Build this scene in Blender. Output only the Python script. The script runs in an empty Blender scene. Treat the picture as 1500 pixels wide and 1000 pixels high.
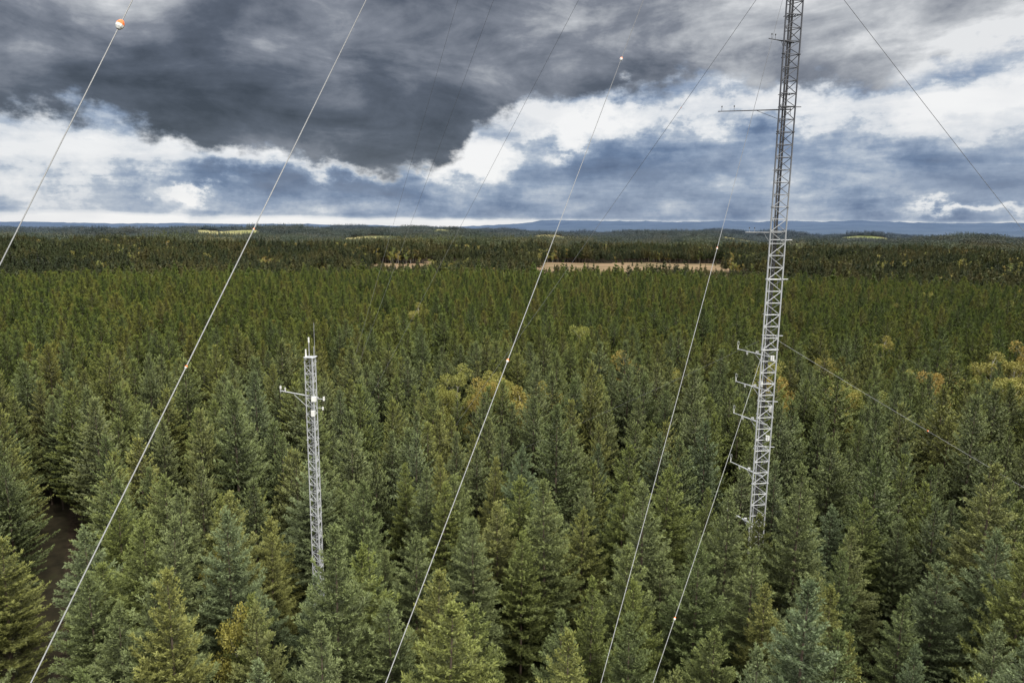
import bpy, math, random
import numpy as np
from mathutils import Matrix, Vector
R = math.radians
sc = bpy.context.scene
sc.view_settings.view_transform = 'Standard'
sc.view_settings.look = 'None'
sc.view_settings.exposure = 0
rng = np.random.default_rng(7)
random.seed(7)
COL = sc.collection

# ------------------------------------------------------------------ helpers
def sstep(a, b, x):
    t = np.clip((x - a) / (b - a), 0, 1)
    return t * t * (3 - 2 * t)

def make_waves(seed, n=14):
    g = np.random.default_rng(seed)
    return g.uniform(0, 2 * np.pi, n), g.uniform(0, 2 * np.pi, n), g.uniform(.6, 1.7, n)

def wnoise(x, y, scale, seed):
    an, ph, fr = make_waves(seed)
    o = 0
    for a, p, f in zip(an, ph, fr):
        o = o + np.sin((x * math.cos(a) + y * math.sin(a)) * f * 2 * np.pi / scale + p)
    return o / math.sqrt(len(an) / 2) / 1.6      # roughly -1..1

def H(x, y):
    x = np.asarray(x, float); y = np.asarray(y, float)
    r = np.hypot(x, y); az = np.degrees(np.arctan2(x, y))
    z = -15 * sstep(300, 600, r) + 9 * sstep(700, 1050, r) - 12 * sstep(1150, 2200, r)
    z = z + sstep(1050, 1700, r) * (1 - sstep(6000, 9000, r)) * 12 * wnoise(x, y, 700, 1)
    mid = 9 + 16 * wnoise(x, y, 1600, 2) + 26 * np.exp(-((az + 10) / 8) ** 2) + 16 * np.exp(-((az - 15) / 4) ** 2) + 8 * np.exp(-((az - 33) / 5) ** 2)
    z = z + sstep(2000, 3300, r) * (1 - sstep(4200, 7000, r)) * mid
    z = z - 20 * sstep(5000, 9000, r)
    rid = 92 + 180 * sstep(-7, 9, az) + 26 * wnoise(x, y, 5200, 3) + 15 * wnoise(x, y, 1800, 4) + 7 * wnoise(x, y, 500, 5)
    z = z + sstep(10500, 16000, r) * rid
    z = z + sstep(4000, 5000, r) * (2.5 * wnoise(x, y, 90, 6) + 4 * wnoise(x, y, 260, 8))
    return z

def field_mask(x, y):
    n = wnoise(x, y, 160, 11) * 26 + wnoise(x, y, 60, 12) * 8
    a = (x > 15 + n) & (x < 285 + n) & (y > 640 + n) & (y < 985 + n * .8)
    b = (x > -190 + n) & (x < -65 + n) & (y > 670 + n) & (y < 950 + n * .8)
    c = (x > -60 + n) & (x < 20 + n) & (y > 900 + n) & (y < 960 + n * .6)
    return a | b | c
def pasture(x, y):
    return (wnoise(x, y * 1.0, 620, 61) > .45) & (y > 1300)

def mesh_quads(name, V, Q, tint=None, mats=(), matidx=None, smooth=False, tintname='tint'):
    me = bpy.data.meshes.new(name)
    V = np.asarray(V, np.float32); Q = np.asarray(Q, np.int32)
    me.vertices.add(len(V)); me.vertices.foreach_set('co', V.ravel())
    me.loops.add(Q.size); me.loops.foreach_set('vertex_index', Q.ravel())
    me.polygons.add(len(Q))
    me.polygons.foreach_set('loop_start', np.arange(0, Q.size, 4, dtype=np.int32))
    me.polygons.foreach_set('loop_total', np.full(len(Q), 4, np.int32))
    for m in mats: me.materials.append(m)
    if matidx is not None: me.polygons.foreach_set('material_index', np.asarray(matidx, np.int32))
    me.polygons.foreach_set('use_smooth', np.full(len(Q), smooth))
    me.update(calc_edges=True)
    if tint is not None:
        at = me.attributes.new(tintname, 'FLOAT', 'POINT'); at.data.foreach_set('value', np.asarray(tint, np.float32))
    return me

class Geo:
    def __init__(s): s.V = []; s.Q = []; s.T = []; s.M = []; s.n = 0
    def add(s, V, Q, t, m):
        V = np.asarray(V, float); Q = np.asarray(Q, int)
        s.V.append(V); s.Q.append(Q + s.n); s.n += len(V)
        s.T.append(np.broadcast_to(np.asarray(t, float), (len(V),))); s.M.append(np.full(len(Q), m))
    def kites(s, P, D, L, W, t0, t1, m=0, cross=False):
        P = np.asarray(P); D = np.asarray(D)
        n = len(P)
        if n == 0: return
        D = D / (np.linalg.norm(D, axis=1, keepdims=True) + 1e-9)
        rnd = rng.normal(size=(n, 3))
        S = np.cross(D, rnd); S /= (np.linalg.norm(S, axis=1, keepdims=True) + 1e-9)
        for k in range(2 if cross else 1):
            if k: S = np.cross(D, S)
            L_ = np.asarray(L).reshape(-1, 1) * np.ones((n, 1)); W_ = np.asarray(W).reshape(-1, 1) * np.ones((n, 1))
            mid = P + D * L_ * .42
            V = np.stack([P, mid + S * W_ / 2, P + D * L_, mid - S * W_ / 2], 1).reshape(-1, 3)
            t0_ = np.broadcast_to(t0, (n,)); t1_ = np.broadcast_to(t1, (n,))
            tt = np.stack([t0_, (t0_ + t1_) / 2, t1_, (t0_ + t1_) / 2], 1).ravel()
            s.add(V, np.arange(4 * n).reshape(-1, 4), tt, m)
    def tube(s, p0, p1, r0, r1=None, sides=6, m=0, t=0.5):
        if r1 is None: r1 = r0
        p0 = np.array(p0, float); p1 = np.array(p1, float); d = p1 - p0; d /= np.linalg.norm(d) + 1e-9
        a = np.cross(d, [0, 0, 1.0]) if abs(d[2]) < .9 else np.cross(d, [1.0, 0, 0])
        a /= np.linalg.norm(a); b = np.cross(d, a)
        th = np.arange(sides) * 2 * np.pi / sides
        ring = np.cos(th)[:, None] * a + np.sin(th)[:, None] * b
        V = np.vstack([p0 + ring * r0, p1 + ring * r1])
        i = np.arange(sides); j = (i + 1) % sides
        Q = np.stack([i, j, j + sides, i + sides], 1)
        s.add(V, Q, t, m)
        c = []
        for k in range(0, sides - 2, 2): c.append([0, k + 1, k + 2, (k + 3) % sides])
        c = np.array(c); s.add(V[:sides], c, t, m); s.add(V[sides:], c[:, ::-1], t, m)
    def box(s, c, sx, sy, sz, m=0, rot=0, t=.5):
        x, y, z = sx / 2, sy / 2, sz / 2
        V = np.array([[-x, -y, -z], [x, -y, -z], [x, y, -z], [-x, y, -z], [-x, -y, z], [x, -y, z], [x, y, z], [-x, y, z]])
        cr, sr = math.cos(rot), math.sin(rot)
        V = np.stack([V[:, 0] * cr - V[:, 1] * sr, V[:, 0] * sr + V[:, 1] * cr, V[:, 2]], 1) + np.array(c)
        s.add(V, [[0, 3, 2, 1], [4, 5, 6, 7], [0, 1, 5, 4], [1, 2, 6, 5], [2, 3, 7, 6], [3, 0, 4, 7]], t, m)
    def mesh(s, name, mats, smooth=False):
        return mesh_quads(name, np.vstack(s.V), np.vstack(s.Q), np.concatenate(s.T), mats, np.concatenate(s.M), smooth)

def obj(name, me, loc=(0, 0, 0), parent=None, col=None):
    o = bpy.data.objects.new(name, me); o.location = loc
    (col or COL).objects.link(o)
    if parent: o.parent = parent
    return o

# ------------------------------------------------------------------ node helpers
class NT:
    def __init__(s, tree): s.t = tree; s.n = tree.nodes; s.l = tree.links
    def _in(s, sock, v):
        if v is None: return
        if isinstance(v, bpy.types.NodeSocket): s.l.new(v, sock)
        else: sock.default_value = v
    def m(s, op, a, b=None, c=None, clamp=False):
        nd = s.n.new('ShaderNodeMath'); nd.operation = op; nd.use_clamp = clamp
        s._in(nd.inputs[0], a); s._in(nd.inputs[1], b); s._in(nd.inputs[2], c); return nd.outputs[0]
    def add(s, *a):
        o = a[0]
        for b in a[1:]: o = s.m('ADD', o, b)
        return o
    def mul(s, a, b): return s.m('MULTIPLY', a, b)
    def sub(s, a, b): return s.m('SUBTRACT', a, b)
    def mr(s, v, a, b, c=0.0, d=1.0, smooth=True):
        nd = s.n.new('ShaderNodeMapRange'); nd.interpolation_type = 'SMOOTHSTEP' if smooth else 'LINEAR'
        s._in(nd.inputs[0], v); nd.inputs[1].default_value = a; nd.inputs[2].default_value = b
        nd.inputs[3].default_value = c; nd.inputs[4].default_value = d; return nd.outputs[0]
    def noise(s, vec, scale, detail=6, rough=.55, dist=0.0, out=0):
        nd = s.n.new('ShaderNodeTexNoise'); s._in(nd.inputs['Vector'], vec); nd.inputs['Scale'].default_value = scale
        nd.inputs['Detail'].default_value = detail; nd.inputs['Roughness'].default_value = rough
        nd.inputs['Distortion'].default_value = dist; return nd.outputs[out]
    def xyz(s, x, y, z):
        nd = s.n.new('ShaderNodeCombineXYZ'); s._in(nd.inputs[0], x); s._in(nd.inputs[1], y); s._in(nd.inputs[2], z); return nd.outputs[0]
    def sep(s, v):
        nd = s.n.new('ShaderNodeSeparateXYZ'); s._in(nd.inputs[0], v); return nd.outputs
    def mix(s, f, a, b, mode='MIX'):
        nd = s.n.new('ShaderNodeMix'); nd.data_type = 'RGBA'; nd.blend_type = mode
        s._in(nd.inputs['Factor'], f)
        for k, v in ((6, a), (7, b)):
            if isinstance(v, tuple) and len(v) == 3: v = (*v, 1)
            s._in(nd.inputs[k], v)
        return nd.outputs[2]
    def ramp(s, f, stops):
        nd = s.n.new('ShaderNodeValToRGB'); s._in(nd.inputs[0], f); e = nd.color_ramp.elements
        while len(e) < len(stops): e.new(.5)
        for el, (p, c) in zip(e, stops): el.position = p; el.color = (*c, 1)
        return nd.outputs[0]

def new_mat(name):
    m = bpy.data.materials.new(name); m.use_nodes = True
    nt = NT(m.node_tree); return m, nt, m.node_tree.nodes['Principled BSDF']

def simple_mat(name, col, rough=.6, metal=0.0, var=.25, scale=3, upper=None):
    m, n, b = new_mat(name)
    tc = n.n.new('ShaderNodeTexCoord')
    f = n.noise(tc.outputs['Object'], scale, 3)
    c = n.mix(f, tuple(x * (1 - var) for x in col), tuple(min(1, x * (1 + var)) for x in col))
    if upper:      # silhouette against the sky painted in: colour darkens with height
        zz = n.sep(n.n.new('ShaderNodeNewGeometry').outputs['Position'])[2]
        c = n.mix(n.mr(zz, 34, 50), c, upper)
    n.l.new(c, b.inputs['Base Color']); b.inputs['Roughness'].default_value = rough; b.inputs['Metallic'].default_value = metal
    return m

# ------------------------------------------------------------------ materials
def foliage_mat(name, kind):
    m, n, b = new_mat(name)
    at = n.n.new('ShaderNodeAttribute'); at.attribute_name = 'tint'; t = at.outputs['Fac']
    oi = n.n.new('ShaderNodeObjectInfo'); rnd = oi.outputs['Random']; loc = oi.outputs['Location']
    x, y, z = n.sep(loc)
    d = n.m('SQRT', n.add(n.mul(x, x), n.mul(y, y)))
    if kind == 'broad':
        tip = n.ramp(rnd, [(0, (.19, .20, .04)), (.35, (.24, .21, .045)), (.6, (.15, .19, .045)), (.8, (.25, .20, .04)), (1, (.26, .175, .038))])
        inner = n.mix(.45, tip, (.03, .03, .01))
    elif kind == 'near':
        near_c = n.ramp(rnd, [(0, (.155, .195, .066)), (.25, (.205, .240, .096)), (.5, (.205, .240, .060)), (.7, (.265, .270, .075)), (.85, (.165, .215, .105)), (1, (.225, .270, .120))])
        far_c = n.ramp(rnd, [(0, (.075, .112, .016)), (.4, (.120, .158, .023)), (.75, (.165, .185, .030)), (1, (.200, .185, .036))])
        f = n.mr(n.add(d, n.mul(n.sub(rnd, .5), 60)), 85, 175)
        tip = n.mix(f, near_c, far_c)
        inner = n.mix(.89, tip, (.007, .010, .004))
    else:
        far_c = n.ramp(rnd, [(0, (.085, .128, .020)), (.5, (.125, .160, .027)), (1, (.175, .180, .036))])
        vfar = n.ramp(n.noise(loc, .009, 1), [(.3, (.026, .042, .019)), (.45, (.058, .078, .026)), (.52, (.120, .105, .034)), (.57, (.032, .050, .022)), (.68, (.100, .110, .036))])  # forest belts and autumn patches, with cloud shadow darkened into the colour
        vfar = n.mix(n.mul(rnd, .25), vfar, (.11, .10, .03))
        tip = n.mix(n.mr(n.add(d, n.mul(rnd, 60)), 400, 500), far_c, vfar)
        tip = n.mix(n.mr(d, 900, 5200), tip, (.060, .088, .13))  # aerial haze painted into the needle colour with distance
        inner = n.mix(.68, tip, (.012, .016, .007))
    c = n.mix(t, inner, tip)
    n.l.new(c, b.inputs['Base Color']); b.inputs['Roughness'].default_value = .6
    b.inputs['Specular IOR Level'].default_value = .3
    return m

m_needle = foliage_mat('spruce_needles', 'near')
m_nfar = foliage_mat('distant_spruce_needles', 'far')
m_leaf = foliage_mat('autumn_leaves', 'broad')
m_bark = simple_mat('bark', (.075, .055, .04), .9)
m_birch = simple_mat('pale_bark', (.30, .28, .25), .8)
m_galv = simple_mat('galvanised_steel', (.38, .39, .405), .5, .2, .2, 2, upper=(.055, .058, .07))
m_dark = simple_mat('dark_cable', (.04, .04, .045), .6)
m_white = simple_mat('white_housing', (.60, .60, .58), .45)
m_orange = simple_mat('orange_plastic', (.70, .15, .02), .45)
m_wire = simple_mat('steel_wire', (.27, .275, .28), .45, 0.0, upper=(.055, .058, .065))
m_conc = simple_mat('concrete', (.3, .3, .28), .9)

# ------------------------------------------------------------------ spruce generator
def spruce(name, Ht, lod, wide=1.0):
    g = Geo()
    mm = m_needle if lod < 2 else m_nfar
    g.tube((0, 0, -.5), (0, 0, Ht * .5), .17, .11, 6, 1)
    g.tube((0, 0, Ht * .5), (0, 0, Ht - .1), .11, .015, 6, 1)
    sp = {0: .35, 1: .44, 2: .95}[lod]
    d = {0: .12, 1: .2, 2: .5}[lod]
    crown = Ht * (.80 if lod < 2 else .62)
    asym = rng.uniform(0, 6.28)
    while d < crown:
        rr = min(.47 * d ** .80, 2.8) * wide
        if d > Ht * .6: rr *= 1 - .35 * (d - Ht * .6) / (Ht * .25)
        nb = {0: int(5 + min(4, d * .8)), 1: int(5 + min(3, d)), 2: 7}[lod]
        if d > 9.5 and lod < 2: nb = 6
        a0 = rng.uniform(0, 6.28)
        shade = rng.uniform(-.14, .14)
        for k in range(nb):
            a = a0 + k * 6.283 / nb + rng.normal(0, .2)
            ln = rr * rng.uniform(.55, 1.2) * (1 + .14 * math.cos(a - asym)) + .06
            if rng.random() < .08: ln *= .5
            e0 = math.tan(R(np.interp(d, [0, 1, 3, 7, 13], [64, 48, 27, 10, -8]) + rng.normal(0, 9)))
            cv = np.interp(d, [0, 3, 13], [.1, .22, .32])
            zb = Ht - d + rng.uniform(-.14, .14) * (1 if lod < 2 else 2) - .22 * ln
            if d < .6: zb += .05
            ca, sa = math.cos(a), math.sin(a)
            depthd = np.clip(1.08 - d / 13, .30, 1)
            def pt(s_): return np.stack([ca * ln * s_, sa * ln * s_, zb + ln * (e0 * s_ + cv * s_ * s_)], 1)
            if lod == 2:
                P = pt(np.array([0.0])); E = pt(np.array([1.0]))
                g.kites(P, E - P, np.linalg.norm(E - P, axis=1), (.42 + .22 * ln), .05, .85 + shade, cross=True)
                s_ = rng.uniform(.4, .8, 3); P = pt(s_)
                for sd in (-1, 1):
                    D = np.stack([ca - sd * sa * 1.2, sa + sd * ca * 1.2, np.full((), .1)], 0)[None].repeat(3, 0)
                    g.kites(P, D, .35 * ln + .1, .22, .4, .9 + shade)
                continue
            step = .115 if lod == 0 else .2
            N = max(3, int(ln / step))
            s_ = np.linspace(.2, 1, N) ** .85 + rng.uniform(-.02, .02, N)
            s_ = np.clip(s_, .05, 1)
            P = pt(s_)
            Pn = pt(np.clip(s_ + .12, 0, 1.12)); ax = Pn - P; ax /= np.linalg.norm(ax, axis=1, keepdims=True)
            g.kites(P, ax, .24 if lod == 0 else .34, .065 if lod == 0 else .12, s_ * .5, s_ * .95, cross=(lod == 1))
            g.kites(P[-1:], ax[-1:] + [[0, 0, .2]], .26, .055 if lod == 0 else .1, .9, 1.0, cross=True)
            tl = (.12 + .42 * (1 - s_) + .13 * s_) * min(1.25, .25 + .6 * ln)
            for sd in (-1, 1):
                ang = rng.uniform(.7, 1.25, N) * sd
                c2, s2 = np.cos(ang), np.sin(ang)
                D = np.stack([ca * c2 - sa * s2, sa * c2 + ca * s2, ax[:, 2] * .8 + rng.normal(.0, .28, N)], 1)
                D /= np.linalg.norm(D, axis=1, keepdims=True)
                L = tl * rng.uniform(.75, 1.2, N)
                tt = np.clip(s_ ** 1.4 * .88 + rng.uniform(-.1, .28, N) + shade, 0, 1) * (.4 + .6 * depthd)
                if lod == 1:
                    g.kites(P, D, L * 1.15, .085 + .14 * L, tt * .5, tt)
                    g.kites(P + D * (L * .4)[:, None], D * .5 + [0, 0, -.6], L * .5 + .05, .1, tt * .3, tt * .7)
                else:
                    g.kites(P, D, L, .055, tt * .5, tt)
                    for q in (.32, .68):
                        Pq = P + D * (L * q)[:, None]
                        for s3 in (-1, 1):
                            h = rng.uniform(.5, 1.0, N) * s3
                            c3, s3_ = np.cos(h), np.sin(h)
                            D3 = np.stack([D[:, 0] * c3 - D[:, 1] * s3_, D[:, 0] * s3_ + D[:, 1] * c3, D[:, 2] + rng.normal(.08, .4, N)], 1)
                            t3 = np.clip(tt + rng.uniform(-.15, .3, N), 0, 1)
                            g.kites(Pq, D3, (.11 + L * .38 * (1.1 - q)) * rng.uniform(.8, 1.25, N), .052, t3 * .55, t3)
        d += sp * rng.uniform(.75, 1.25) * (.6 if d < 1 and lod < 2 else 1) * (1.35 if d > 9 else 1)
    top = np.array([[0, 0, Ht - .15]])
    g.kites(top, np.array([[rng.normal(0, .03), rng.normal(0, .03), 1]]), .75 if lod < 2 else 1.0, .05 if lod == 0 else .12, .8, 1.0, cross=True)
    if lod == 0:
        P = np.array([[0, 0, Ht + q] for q in np.linspace(-.1, .45, 10)])
        D = rng.normal(size=(10, 3)) * [.5, .5, .2] + [0, 0, .8]
        g.kites(P, D, .14, .03, .8, 1)
    return g.mesh(name, [mm, m_bark])

def broadleaf(name, Ht, n=7500, leaf=.17, wd=.17):
    g = Geo()
    g.tube((0, 0, -.5), (0.1, 0, Ht * .55), .14, .08, 8, 1); g.tube((.1, 0, Ht * .55), (.15, .1, Ht * .95), .08, .02, 6, 1)
    nc = 34
    for i in range(nc):
        f = rng.uniform(.34, 1.0); z = Ht * f
        prof = math.sin(math.pi * min(1, (1.06 - f) / .76)) ** .6 * Ht * wd
        a = rng.uniform(0, 6.28); rr = prof * rng.uniform(.3, 1)
        c = np.array([math.cos(a) * rr, math.sin(a) * rr, z])
        g.tube((0.1, 0, z - rr * .9 - .4), c, .035, .012, 6, 1)
        k = n // nc
        dirs = rng.normal(size=(k, 3)); dirs /= np.linalg.norm(dirs, axis=1, keepdims=True)
        rad = rng.uniform(.3, 1, k) ** .5
        P = c + dirs * rad[:, None] * np.array([.95, .95, .85]) * rng.uniform(.75, 1.2)
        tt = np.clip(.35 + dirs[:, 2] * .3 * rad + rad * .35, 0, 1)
        g.kites(P, rng.normal(size=(k, 3)), leaf * rng.uniform(.8, 1.5, k), leaf * .9, tt, tt)
    return g.mesh(name, [m_leaf, m_birch])

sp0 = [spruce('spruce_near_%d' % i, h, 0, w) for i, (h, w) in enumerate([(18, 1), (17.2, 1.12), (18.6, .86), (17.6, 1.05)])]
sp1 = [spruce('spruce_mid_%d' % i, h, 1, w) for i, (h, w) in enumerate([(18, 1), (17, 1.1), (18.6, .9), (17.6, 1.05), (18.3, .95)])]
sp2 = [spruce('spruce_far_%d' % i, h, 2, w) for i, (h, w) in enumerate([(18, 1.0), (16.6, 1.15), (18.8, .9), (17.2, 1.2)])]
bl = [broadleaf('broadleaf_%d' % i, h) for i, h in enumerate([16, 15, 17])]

# ------------------------------------------------------------------ key positions
MX, MY = 22.0, 58.0        # tall mast
SX, SY = -15.0, 50.0       # short mast
def on_track(x, y):
    p0 = np.array([-6., 0.]); dv = np.array([-14., 23.]); dv /= np.linalg.norm(dv)
    q = (x - p0[0]) * dv[1] - (y - p0[1]) * dv[0]
    al = (x - p0[0]) * dv[0] + (y - p0[1]) * dv[1]
    return (abs(q) < 2.6) & (al > 44) & (al < 100)

def blocked(x, y):
    if on_track(x, y): return True
    if math.hypot(x - SX, y - SY) < 2.6 or math.hypot(x - MX, y - MY) < 2.8: return True
    if math.hypot(x - 10.1, y - 38.0) < 2.0 or math.hypot(x - 9.4, y - 35.3) < 1.8: return True   # clear of the low guy wire
    for (tx, ty, near, w) in ((SX, SY, 9.5, 2.5), (MX, MY, 8, 2.5)):
        L = math.hypot(tx, ty); ux, uy = tx / L, ty / L
        al = x * ux + y * uy; la = abs(x * uy - y * ux)
        if L - near < al < L and la < w: return True
    return False

pts = []
S = 4.5
for j in range(-2, 85):
    for i in range(-93, 94):
        x = i * S + (S / 2 if j % 2 else 0) + rng.uniform(-1.6, 1.6); y = j * S * .93 + rng.uniform(-1.6, 1.6)
        if y < -5 or abs(x) > y * .84 + 24: continue
        if rng.random() < .05: continue
        if blocked(x, y): continue
        pts.append((x, y))
pts = np.array(pts)
YMAX = 84 * S * .93
rr = np.hypot(pts[:, 0], pts[:, 1])
aut = np.zeros(len(pts), bool)
def near_pt(cx, cy, rx, ry, p):
    return (((pts[:, 0] - cx) / rx) ** 2 + ((pts[:, 1] - cy) / ry) ** 2 < 1) & (rng.random(len(pts)) < p)
aut |= near_pt(-4, 106, 7, 6, .8) | near_pt(4, 98, 4.5, 5, .8) | near_pt(46, 100, 10, 8, .5) | near_pt(72, 116, 28, 13, .36) | near_pt(68, 84, 4, 4, .5) | near_pt(20, 118, 12, 8, .2)
aut |= (rng.random(len(pts)) < .008) & (rr > 72) & (pts[:, 0] > -30)
hs = np.clip(rng.normal(1.0, .095, len(pts)), .74, 1.20)
hs *= 1 + .04 * wnoise(pts[:, 0], pts[:, 1], 45, 21)
NEAR = 64
near_i = np.where((rr < NEAR) & ~aut)[0]
for k in near_i:
    o = obj('spruce_tree', sp0[int(rng.integers(len(sp0)))], (pts[k, 0], pts[k, 1], 0))
    s = hs[k]; w = s * rng.uniform(.85, 1.15)
    o.scale = (w, w, s); o.rotation_euler = (rng.normal(0, .02), rng.normal(0, .02), rng.uniform(0, 6.28))
for (x, y, w, s) in [(20.9, 54.0, .9, .955), (-13.75, 45.0, .85, .89), (-11.4, 44.0, .85, .90), (-16.6, 43.8, .8, .82)]:
    o = obj('spruce_tree', sp0[1], (x, y, 0)); o.scale = (w, w, s); o.rotation_euler[2] = x
for (x, y, s) in [(-21.8, 47.2, 1.0), (-17.9, 41.0, .96)]:
    o = obj('birch_tree', bl[0], (x, y, 0)); o.scale = (.6, .6, s)

# geometry-nodes scatter
def scatter(name, P, variants, scale, meshes, rot=None):
    col = bpy.data.collections.new(name + '_models')
    for i, me in enumerate(meshes):
        o = bpy.data.objects.new('%s_model_%02d' % (name, i), me); col.objects.link(o)
    n = len(P)
    me = bpy.data.meshes.new(name); me.vertices.add(n); me.vertices.foreach_set('co', np.asarray(P, np.float32).ravel())
    a = me.attributes.new('variant', 'INT', 'POINT'); a.data.foreach_set('value', np.asarray(variants, np.int32))
    a = me.attributes.new('scl', 'FLOAT_VECTOR', 'POINT'); a.data.foreach_set('vector', np.asarray(scale, np.float32).ravel())
    r = np.zeros((n, 3), np.float32); r[:, 2] = rng.uniform(0, 6.28, n)
    a = me.attributes.new('rot', 'FLOAT_VECTOR', 'POINT'); a.data.foreach_set('vector', r.ravel())
    o = obj(name, me)
    ng = bpy.data.node_groups.new(name, 'GeometryNodeTree')
    ng.interface.new_socket('Geometry', in_out='INPUT', socket_type='NodeSocketGeometry')
    ng.interface.new_socket('Geometry', in_out='OUTPUT', socket_type='NodeSocketGeometry')
    N = ng.nodes; L = ng.links
    gi = N.new('NodeGroupInput'); go = N.new('NodeGroupOutput')
    ci = N.new('GeometryNodeCollectionInfo'); ci.inputs['Collection'].default_value = col
    ci.inputs['Separate Children'].default_value = True; ci.inputs['Reset Children'].default_value = True
    ip = N.new('GeometryNodeInstanceOnPoints'); ip.inputs['Pick Instance'].default_value = True
    def attr(nm, ty):
        q = N.new('GeometryNodeInputNamedAttribute'); q.data_type = ty; q.inputs[0].default_value = nm
        return [s for s in q.outputs if s.enabled and s.name == 'Attribute'][0]
    L.new(gi.outputs[0], ip.inputs['Points']); L.new(ci.outputs[0], ip.inputs['Instance'])
    L.new(attr('variant', 'INT'), ip.inputs['Instance Index'])
    L.new(attr('rot', 'FLOAT_VECTOR'), ip.inputs['Rotation']); L.new(attr('scl', 'FLOAT_VECTOR'), ip.inputs['Scale'])
    L.new(ip.outputs[0], go.inputs[0])
    md = o.modifiers.new('scatter', 'NODES'); md.node_group = ng
    return o

mi = np.where((rr >= NEAR) | aut)[0]
P = np.stack([pts[mi, 0], pts[mi, 1], H(pts[mi, 0], pts[mi, 1])], 1)
var = rng.integers(0, 5, len(mi)); var[aut[mi]] = 5 + rng.integers(0, 3, aut[mi].sum())
hm = hs[mi].copy(); hm[aut[mi]] *= 1.04
w = hm * rng.uniform(.85, 1.15, len(mi))
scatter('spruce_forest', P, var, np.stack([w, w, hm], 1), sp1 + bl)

# valley forest
fp = []
ys = np.arange(YMAX, 1250, 5.4)
for y in ys:
    xs = np.arange(-y * .86, y * .86, 5.6); xs = xs + rng.uniform(-2.5, 2.5, len(xs)); yy = y + rng.uniform(-2.5, 2.5, len(xs))
    fp.append(np.stack([xs, yy], 1))
fp = np.vstack(fp)
ok = ~(field_mask(fp[:, 0], fp[:, 1]) & (rng.random(len(fp)) > .02)) & (rng.random(len(fp)) < .92)
fp = fp[ok]
infield = field_mask(fp[:, 0], fp[:, 1])
s = np.clip(rng.normal(.98, .16, len(fp)), .6, 1.35) * (1 + .32 * np.clip(wnoise(fp[:, 0], fp[:, 1], 130, 31), -1, .7) * sstep(380, 520, fp[:, 1]))
s[infield] *= .5
w = s * rng.uniform(1.0, 1.5, len(fp))
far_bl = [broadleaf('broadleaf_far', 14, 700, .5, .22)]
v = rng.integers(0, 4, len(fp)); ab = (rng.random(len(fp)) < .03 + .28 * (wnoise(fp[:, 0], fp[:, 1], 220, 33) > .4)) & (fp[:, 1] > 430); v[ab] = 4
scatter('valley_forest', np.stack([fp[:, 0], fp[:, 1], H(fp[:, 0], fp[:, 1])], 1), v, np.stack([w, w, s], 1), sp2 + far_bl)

# distant forest patches 1.2 - 5 km
def patch(name, size=64, n=95):
    g = Geo()
    base = []
    for q in range(4):
        t = Geo(); Ht = 17; d = .8
        while d < 14:
            r_ = .42 * d ** .8
            for k in range(5):
                a = rng.uniform(0, 6.28)
                t.kites(np.array([[0, 0, Ht - d]]), np.array([[math.cos(a), math.sin(a), -.25]]), r_ + .6, 1.6, .2, .9)
            d += 2.3
        t.kites(np.array([[0, 0, Ht - 1.5]]), np.array([[0, 0, 1.]]), 2.2, .7, .6, 1, cross=True)
        base.append((np.vstack(t.V), np.vstack(t.Q), np.concatenate(t.T)))
    for i in range(n):
        V, Q, T = base[i % 4]
        p = rng.uniform(-size / 2, size / 2, 2); s = rng.uniform(.6, 1.25)
        g.add(V * [s * 1.3, s * 1.3, s] + [p[0], p[1], -1], Q, T, 0)
    return g.mesh(name, [m_nfar])
pm = [patch('forest_patch_%d' % i) for i in range(4)]
pp = []
for y in np.arange(1215, 5200, 56.0):
    xs = np.arange(-y * .88, y * .88, 56.0); pp.append(np.stack([xs + rng.uniform(-12, 12, len(xs)), y + rng.uniform(-12, 12, len(xs))], 1))
pp = np.vstack(pp)
pp = pp[~pasture(pp[:, 0], pp[:, 1])]
hz = rng.uniform(.7, 1.35, len(pp)) * (1 + .3 * wnoise(pp[:, 0], pp[:, 1], 500, 43))
scatter('distant_forest', np.stack([pp[:, 0], pp[:, 1], H(pp[:, 0], pp[:, 1]) - .5], 1), rng.integers(0, 4, len(pp)),
        np.stack([np.ones(len(pp)), np.ones(len(pp)), hz], 1), pm)

# ------------------------------------------------------------------ ground
rings = np.concatenate([np.linspace(0.5, 300, 40), np.linspace(312, 1300, 80)[0:], np.geomspace(1330, 26000, 170)])
NA = 1200
th = np.linspace(0, 2 * np.pi, NA, endpoint=False)
RR, TT = np.meshgrid(rings, th, indexing='ij')
X = (RR * np.sin(TT)).ravel(); Y = (RR * np.cos(TT)).ravel(); Z = H(X, Y)
i, j = np.meshgrid(np.arange(len(rings) - 1), np.arange(NA), indexing='ij'); j2 = (j + 1) % NA
Q = np.stack([i * NA + j, (i + 1) * NA + j, (i + 1) * NA + j2, i * NA + j2], -1).reshape(-1, 4)[:, ::-1]
V = np.stack([X, Y, Z], 1)
m_ground, n, b = new_mat('forest_floor_and_hills')
geo = n.n.new('ShaderNodeNewGeometry'); pos = geo.outputs['Position']
x, y, z = n.sep(pos); d = n.m('SQRT', n.add(n.mul(x, x), n.mul(y, y)))
floor = n.ramp(n.noise(pos, .6, 5), [(.3, (.014, .013, .008)), (.55, (.03, .025, .015)), (.75, (.035, .042, .016))])
q = n.m('ABSOLUTE', n.sub(n.mul(n.add(x, 6.0), 23 / 26.93), n.mul(y, -14 / 26.93)))
trk = n.mr(n.add(q, n.mul(n.noise(pos, .8, 3), 1.4)), 1.0, 1.7, 1, 0)
floor = n.mix(trk, floor, n.ramp(n.noise(pos, 1.6, 5), [(.35, (.018, .014, .009)), (.7, (.060, .042, .030))]))
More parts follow.
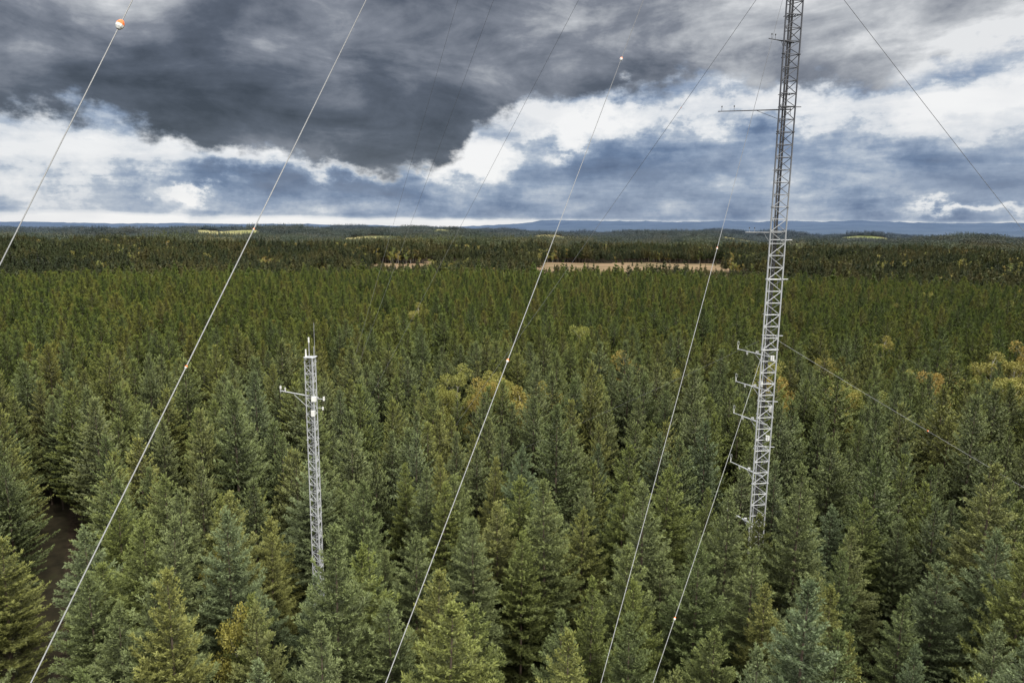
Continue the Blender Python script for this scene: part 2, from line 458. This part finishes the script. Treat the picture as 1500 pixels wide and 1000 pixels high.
fa = n.n.new('ShaderNodeAttribute'); fa.attribute_name = 'field'
fn = n.noise(n.xyz(n.mul(x, .5), n.mul(y, 1.3), z), .03, 6, .7)
fld = n.ramp(fn, [(.3, (.045, .050, .018)), (.43, (.11, .085, .045)), (.55, (.185, .125, .078)), (.7, (.14, .12, .055))])
fld2 = n.ramp(n.noise(pos, .004, 3), [(.4, (.12, .14, .05)), (.6, (.24, .21, .10))])
fld = n.mix(n.mr(d, 1150, 1250), fld, fld2)
c = n.mix(n.mr(fa.outputs['Fac'], .35, .65), floor, fld)
wood = n.ramp(n.noise(n.xyz(n.mul(x, .5), n.mul(y, 1.0), z), .0022, 7, .7), [(.35, (.026, .040, .020)), (.5, (.04, .05, .025)), (.56, (.09, .09, .04)), (.6, (.032, .046, .024)), (.68, (.20, .20, .11)), (.72, (.04, .055, .03))])
c = n.mix(n.mr(d, 4700, 5200), c, wood)
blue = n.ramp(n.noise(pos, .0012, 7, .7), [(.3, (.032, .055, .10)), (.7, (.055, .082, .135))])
c = n.mix(n.mr(d, 2500, 15000), c, blue)  # aerial perspective baked into base colour: hills turn hazy blue with distance
n.l.new(c, b.inputs['Base Color']); b.inputs['Roughness'].default_value = .95; b.inputs['Specular IOR Level'].default_value = .1
fm = (field_mask(X, Y) | (pasture(X, Y) & (np.hypot(X, Y) > 1215))).astype(float)
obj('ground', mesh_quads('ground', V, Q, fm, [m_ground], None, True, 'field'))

# ------------------------------------------------------------------ masts
def lattice(g, Ht, side, panel, legr, rr_, rot, ladder=True):
    c = [np.array([math.cos(rot + k * 2 * np.pi / 3), math.sin(rot + k * 2 * np.pi / 3)]) * side / math.sqrt(3) for k in range(3)]
    z = 0
    for k in range(3):
        zz = 0
        while zz < Ht:
            z2 = min(Ht, zz + 6); g.tube((*c[k], zz), (*c[k], z2), legr, sides=8)
            g.tube((*c[k], z2 - .03), (*c[k], z2 + .03), legr * 1.9, sides=8)   # flange
            zz = z2
    i = 0
    while z < Ht - .01:
        z2 = min(Ht, z + panel)
        for k in range(3):
            a, b_ = c[k], c[(k + 1) % 3]
            g.tube((*a, z2), (*b_, z2), rr_, sides=6)
            if i % 2: a, b_ = b_, a
            g.tube((*a, z), (*b_, z2), rr_, sides=6)
        z = z2; i += 1
    if ladder:
        cx, cy = (c[0] + c[1]) / 2 * .45
        dv = (c[1] - c[0]) / np.linalg.norm(c[1] - c[0]) * .2
        for s_ in (-1, 1): g.tube((cx + dv[0] * s_, cy + dv[1] * s_, 0), (cx + dv[0] * s_, cy + dv[1] * s_, Ht), .022, sides=6)
        zz = .3
        while zz < Ht:
            g.tube((cx - dv[0], cy - dv[1], zz), (cx + dv[0], cy + dv[1], zz), .012, sides=4); zz += .32
    return c

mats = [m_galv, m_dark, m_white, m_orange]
def mast_root(name, loc):
    e = bpy.data.objects.new(name, None); e.location = loc; e.empty_display_size = 1; COL.objects.link(e); return e

tall = mast_root('guyed_lattice_mast', (MX, MY, 0))
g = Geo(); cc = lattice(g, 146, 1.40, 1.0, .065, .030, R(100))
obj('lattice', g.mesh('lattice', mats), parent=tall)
g = Geo()
for dx, dy, r_ in ((.1, .2, .045), (.2, .24, .04), (0, .27, .035), (-.12, .1, .03)): g.tube((dx, dy, 0), (dx, dy, 140), r_, sides=6, m=1)
g.tube((-.25, -.1, 0), (-.25, -.1, 36), .05, sides=6, m=0)
obj('cables', g.mesh('cables', mats), parent=tall)

def boom(parent, h, dirv, ln, sensors=True, kind=0, start=.5):
    g = Geo(); dv = np.array([dirv[0], dirv[1]], float); dv /= np.linalg.norm(dv); nv = np.array([-dv[1], dv[0]])
    a = dv * -start; e = dv * (ln + .3)
    P3 = lambda p, z: (p[0], p[1], z)
    g.tube(P3(a, h), P3(e, h), .05, .035, sides=8)
    g.tube(P3(a + nv * .18, h), P3(dv * ln * .7 + nv * .04, h), .025, sides=6)
    g.tube(P3(a - nv * .18, h), P3(dv * ln * .7 - nv * .04, h), .025, sides=6)
    g.tube(P3(dv * .5, h - .7), P3(dv * ln * .45, h), .02, sides=6)
    if kind == 0:
        g.tube(P3(e, h - .05), P3(e, h + .35), .04, sides=8, m=2)
        for k in range(3):
            an = k * 2.094; o_ = np.array([math.cos(an), math.sin(an)]) * .1
            g.tube(P3(e, h + .32), P3(e + o_, h + .42), .012, sides=6); g.tube(P3(e + o_, h + .42), P3(e + o_, h + .66), .012, sides=6)
            g.tube(P3(e + o_, h + .66), P3(e, h + .72), .012, sides=6)
        q = dv * ln * .72
        g.tube(P3(q, h - .28), P3(q, h - .04), .07, .09, sides=8, m=2)
        g.box(P3(dv * ln * .35, h + .12), .22, .16, .2, m=2)
    elif kind == 1:
        for f in (1.0, .8):
            q = dv * ln * f; g.tube(P3(q, h), P3(q, h + .35), .015, sides=6); g.tube(P3(q, h + .32), P3(q, h + .42), .05, sides=8, m=1)
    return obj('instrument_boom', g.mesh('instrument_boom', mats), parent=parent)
LB = (-1.35, 3.2)
boom(tall, 55.0, (-1.9, -.9), 1.9, kind=1)
boom(tall, 49.8, (-5, 1.2), 4.9, kind=1); boom(tall, 50.0, (1, -.1), 1.0, kind=2)
boom(tall, 39.9, (-2.6, .6), 2.1, kind=1); boom(tall, 39.3, (1, .1), 1.2, kind=2)
boom(tall, 36.0, (1, .1), 1.1, kind=2)
for h in (29.4, 26.4, 23.4, 18.7, 13.9):
    boom(tall, h, LB, 3.3)
for h in (31.2, 25.4, 21.3): boom(tall, h, (1, -.2), .9, kind=2)
g = Geo()
for h, x_, y_ in ((29.3, .3, -.5), (27.0, -.45, -.3), (24.6, .75, .1), (22.2, .4, -.5)):
    g.box((x_, y_, h), .28, .2, .42, m=2); g.box((x_, y_ - .12, h), .05, .03, .52, m=0)
for h in (30, 60.5, 89.5, 118, 142):
    for k in range(3): a, b_ = cc[k], cc[(k + 1) % 3]; g.tube((*(a * 1.1), h), (*(b_ * 1.1), h), .045, sides=6)
for h in (21, 27, 33, 39, 45, 51, 57):
    for q in np.linspace(-.45, .45, 6): g.box((q, 0, h), .05, .8, .03, m=0)
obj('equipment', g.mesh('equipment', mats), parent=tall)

short = mast_root('lattice_instrument_mast', (SX, SY, 0))
g = Geo(); lattice(g, 30.4, .80, .62, .042, .019, R(-60))
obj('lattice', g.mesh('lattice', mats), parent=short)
g = Geo()
g.tube((-.1, 0, 29), (-.1, 0, 31.9), .03, sides=8); g.tube((.22, .1, 29.4), (.22, .1, 31.2), .02, sides=6); g.tube((.35, -.1, 29.8), (.35, -.1, 33.0), .012, sides=6)
g.tube((-.1, 0, 31.5), (-.1, 0, 31.9), .06, sides=8, m=2); g.tube((-.35, 0, 30.2), (-.35, 0, 31.0), .07, .05, sides=8, m=2)
g.box((0, 0, 30.42), .8, .7, .04)
g.tube((.5, 0, 27.3), (-2.5, .3, 27.75), .04, sides=8); g.tube((-.4, 0, 26.6), (-1.4, .15, 27.5), .018, sides=6)
g.tube((-2.45, .3, 27.6), (-2.45, .3, 28.15), .025, sides=6); g.tube((-2.45, .3, 27.9), (-2.45, .3, 28.1), .07, sides=8, m=2)
g.tube((-2.1, .26, 27.7), (-2.1, .26, 28.0), .04, sides=8, m=2)
g.box((.25, -.42, 27.3), .34, .22, .36, m=2); g.box((.15, -.42, 26.2), .26, .2, .42, m=2)
g.tube((.3, -.2, 27.3), (.95, -.25, 27.25), .025, sides=6); g.box((.95, -.25, 27.3), .12, .12, .3, m=2)
g.tube((.3, .1, 26.5), (.75, .1, 26.5), .02, sides=6); g.box((.75, .1, 26.45), .1, .1, .22, m=2)
g.tube((-.12, -.1, 0), (-.12, -.1, 29), .03, sides=6, m=1); g.tube((-.02, -.14, 0), (-.02, -.14, 29), .022, sides=6, m=0)
obj('equipment', g.mesh('equipment', mats), parent=short)

# guy wires
def wire(az_dir, level, anchor, r_, markers=(), sag=.5):
    dx, dy = az_dir; dl = math.hypot(dx, dy); dx /= dl; dy /= dl
    def pt(u):
        f = u / anchor; return np.array([MX + dx * (u + .8 * (1 - f)), MY + dy * (u + .8 * (1 - f)), level * (1 - f) - 4 * sag * f * (1 - f)])
    g = Geo(); N = 48
    P = np.array([pt(u) for u in np.linspace(0, anchor, N + 1)])
    for k in range(N): g.tube(P[k], P[k + 1], r_, sides=6)
    e = P[-1]
    g.box((e[0], e[1], .2), 1.2, 1.2, .8, rot=math.atan2(dy, dx), m=1)
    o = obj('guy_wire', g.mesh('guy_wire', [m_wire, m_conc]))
    for u, k in markers:
        a = pt(u); b_ = pt(u + .1); t = (b_ - a) / np.linalg.norm(b_ - a); c_ = pt(u)
        m = Geo()
        m.tube(c_ - t * .09 * k, c_ - t * .045 * k, .035 * k, .062 * k, sides=10, m=0); m.tube(c_ - t * .045 * k, c_, .062 * k, .07 * k, sides=10, m=0)
        m.tube(c_, c_ + t * .045 * k, .07 * k, .062 * k, sides=10, m=1); m.tube(c_ + t * .045 * k, c_ + t * .09 * k, .062 * k, .03 * k, sides=10, m=1)
        obj('warning_marker', m.mesh('warning_marker', [m_orange, m_white]), parent=o)
A = (-.51, -.861); B = (1, -.005); C = (-.695, .719)
WR = .010
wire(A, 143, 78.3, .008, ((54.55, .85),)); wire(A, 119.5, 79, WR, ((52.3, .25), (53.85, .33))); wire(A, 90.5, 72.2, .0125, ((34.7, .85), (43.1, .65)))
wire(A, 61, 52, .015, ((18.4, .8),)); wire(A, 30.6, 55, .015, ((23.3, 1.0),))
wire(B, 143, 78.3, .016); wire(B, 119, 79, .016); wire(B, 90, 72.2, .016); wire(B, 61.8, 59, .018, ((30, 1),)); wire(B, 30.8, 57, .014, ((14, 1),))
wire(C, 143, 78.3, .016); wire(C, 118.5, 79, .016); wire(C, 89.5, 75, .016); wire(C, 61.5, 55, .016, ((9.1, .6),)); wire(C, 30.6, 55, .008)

# ------------------------------------------------------------------ sky
SUN_AZ, SUN_EL = 140, 42
w = bpy.data.worlds.new('World'); sc.world = w; w.use_nodes = True
n = NT(w.node_tree); bg = w.node_tree.nodes['Background']
tc = n.n.new('ShaderNodeTexCoord'); x, y, z = n.sep(tc.outputs['Generated'])
AZ = n.mul(n.m('ARCTAN2', x, y), 57.2958); EL = n.mul(n.m('ARCSINE', z), 57.2958)
a10 = n.mul(AZ, .1); e10 = n.mul(EL, .1)
nS = n.noise(n.xyz(n.mul(a10, .8), n.mul(e10, 4.2), 7.7), .9, 6, .56, .25)
nC3 = n.sep(n.noise(n.xyz(n.mul(a10, .8), n.mul(e10, 2.2), 21.), 1.3, 7, .54, .4, out=1))
nC, nA, nD = nC3[0], nC3[1], nC3[2]
w3 = n.sep(n.noise(n.xyz(a10, n.mul(e10, 1.5), 31.), 2.6, 8, .60, out=1))
wa, we, nB = w3[0], w3[1], w3[2]
wAZ = n.add(AZ, n.mul(n.sub(wa, .5), 13)); wEL = n.add(EL, n.mul(n.sub(we, .5), 6.5))
def blob(a0, e0, sa, se, amp):
    p = n.mul(n.sub(wAZ, a0), 1 / sa); q_ = n.mul(n.sub(wEL, e0), 1 / se)
    return n.mul(n.m('EXPONENT', n.mul(n.add(n.mul(p, p), n.mul(q_, q_)), -1.0)), amp)
fc = n.n.new('ShaderNodeFloatCurve'); n.l.new(n.m('DIVIDE', n.add(AZ, 60), 120.0), fc.inputs['Value'])
cv = fc.mapping.curves[0]
edge = [(-60, 7.5), (-37, 6.9), (-31, 7.6), (-26.5, 6.4), (-19, 5.5), (-11, 4.6), (-6, 4.6), (-2.8, 7.6), (3, 10), (8.5, 10.1), (14, 11.5), (19, 10.8), (27, 10), (31, 11), (37, 11), (60, 10)]
pts_ = [((a + 60) / 120, e / 20) for a, e in edge]
cv.points[0].location = pts_[0]; cv.points[1].location = pts_[-1]
for p in pts_[1:-1]: cv.points.new(*p)
fc.mapping.update()
EDGE = n.mul(fc.outputs[0], 20.0)
top = n.mr(n.add(n.sub(wEL, EDGE), n.mul(n.sub(nA, .5), 3.0)), -.5, .9)
tb = n.add(.42, n.mul(n.sub(nC, .5), 1.45), n.mul(n.sub(nB, .5), .5), blob(27, 15, 9, 5, .38), blob(16, 15, 5, 4, .28), blob(36, 11, 6, 3, .5), blob(36, 16, 4, 4, .25),
           blob(-28, 9, 13, 3.5, -.20), blob(-12, 10, 10, 3, -.12), blob(5, 14.5, 5, 2.5, .2), blob(-31, 17, 8, 3, .2), blob(18, 12, 8, 1.5, -.10))
ctop = n.ramp(tb, [(0.0, (.042, .050, .066)), (.3, (.10, .116, .150)), (.55, (.23, .25, .295)), (.8, (.52, .54, .57)), (1, (.85, .86, .87))])
lb = n.add(.43, n.mul(n.sub(nS, .5), 1.25), n.mul(n.sub(nB, .5), .85),
           blob(-32, 4.6, 6.5, 2.2, .64), blob(-22, 5.2, 4, 1.1, .48), blob(-13, 4.6, 5, .7, .40), blob(-3.5, 5.2, 3.4, 1.6, .64), blob(4, 8.4, 6, 1.1, .42), blob(4.3, 6.9, 2.3, .9, .5), blob(18, 9, 14, 1.3, .42), blob(34, 8, 7, 2.2, .46),
           blob(-14, 3.1, 10, 1.1, -.16), blob(15, 5, 12, 1.6, -.12), blob(27, 4, 8, 1.2, -.06), blob(33, 1.7, 4, .4, .4), blob(-26, 3.0, 4, 1.1, -.2), blob(-25.2, 2.4, 1.7, .8, .85))
strip = n.mul(n.mr(EL, .3, 1.05, 1, 0), n.mr(nA, .3, .6, .45, .75))
lb = n.add(lb, strip)
clow = n.ramp(lb, [(0.05, (.085, .130, .235)), (.28, (.150, .218, .355)), (.46, (.29, .37, .51)), (.60, (.50, .565, .66)), (.70, (.78, .81, .85)), (.92, (.98, .98, .98))])
clow = n.mix(n.mr(nD, .60, .40, 0, .18), clow, (.42, .47, .56))
col = n.mix(top, clow, ctop)
over = n.mr(EL, 20, 42)
col = n.mix(over, col, n.ramp(nC, [(.3, (2.4, 2.4, 2.4)), (.7, (4.0, 3.95, 3.8))]))
behind = n.mul(n.mr(y, -.1, -.7), n.mr(EL, 2, 12))
col = n.mix(behind, col, (2.2, 2.18, 2.1))
n.l.new(col, bg.inputs['Color']); bg.inputs['Strength'].default_value = 1.0
sky = n.n.new('ShaderNodeTexSky'); sky.sky_type = 'NISHITA'; sky.sun_disc = False
sky.sun_elevation = R(SUN_EL); sky.sun_rotation = R(SUN_AZ)
bg2 = n.n.new('ShaderNodeBackground'); n.l.new(sky.outputs[0], bg2.inputs[0]); bg2.inputs[1].default_value = .06
mixs = n.n.new('ShaderNodeMixShader'); mixs.inputs[0].default_value = .10
n.l.new(bg.outputs[0], mixs.inputs[1]); n.l.new(bg2.outputs[0], mixs.inputs[2])
n.l.new(mixs.outputs[0], w.node_tree.nodes['World Output'].inputs['Surface'])

sl = bpy.data.lights.new('sun', 'SUN'); sl.energy = 3.7; sl.angle = R(9); sl.color = (1, .95, .84)
so = bpy.data.objects.new('sun', sl); COL.objects.link(so)
sd = Vector((math.sin(R(SUN_AZ)) * math.cos(R(SUN_EL)), math.cos(R(SUN_AZ)) * math.cos(R(SUN_EL)), math.sin(R(SUN_EL))))
so.rotation_euler = sd.to_track_quat('Z', 'Y').to_euler(); so.location = (60, -60, 90)

# ------------------------------------------------------------------ camera
cam = bpy.data.cameras.new('camera'); co = bpy.data.objects.new('camera', cam); COL.objects.link(co)
cam.lens = 24; cam.sensor_width = 36; cam.clip_start = .2; cam.clip_end = 60000
co.matrix_world = Matrix.Translation((0, 0, 40)) @ Matrix.Rotation(R(90 - 9.37), 4, 'X') @ Matrix.Rotation(R(.6), 4, 'Z')
sc.camera = co
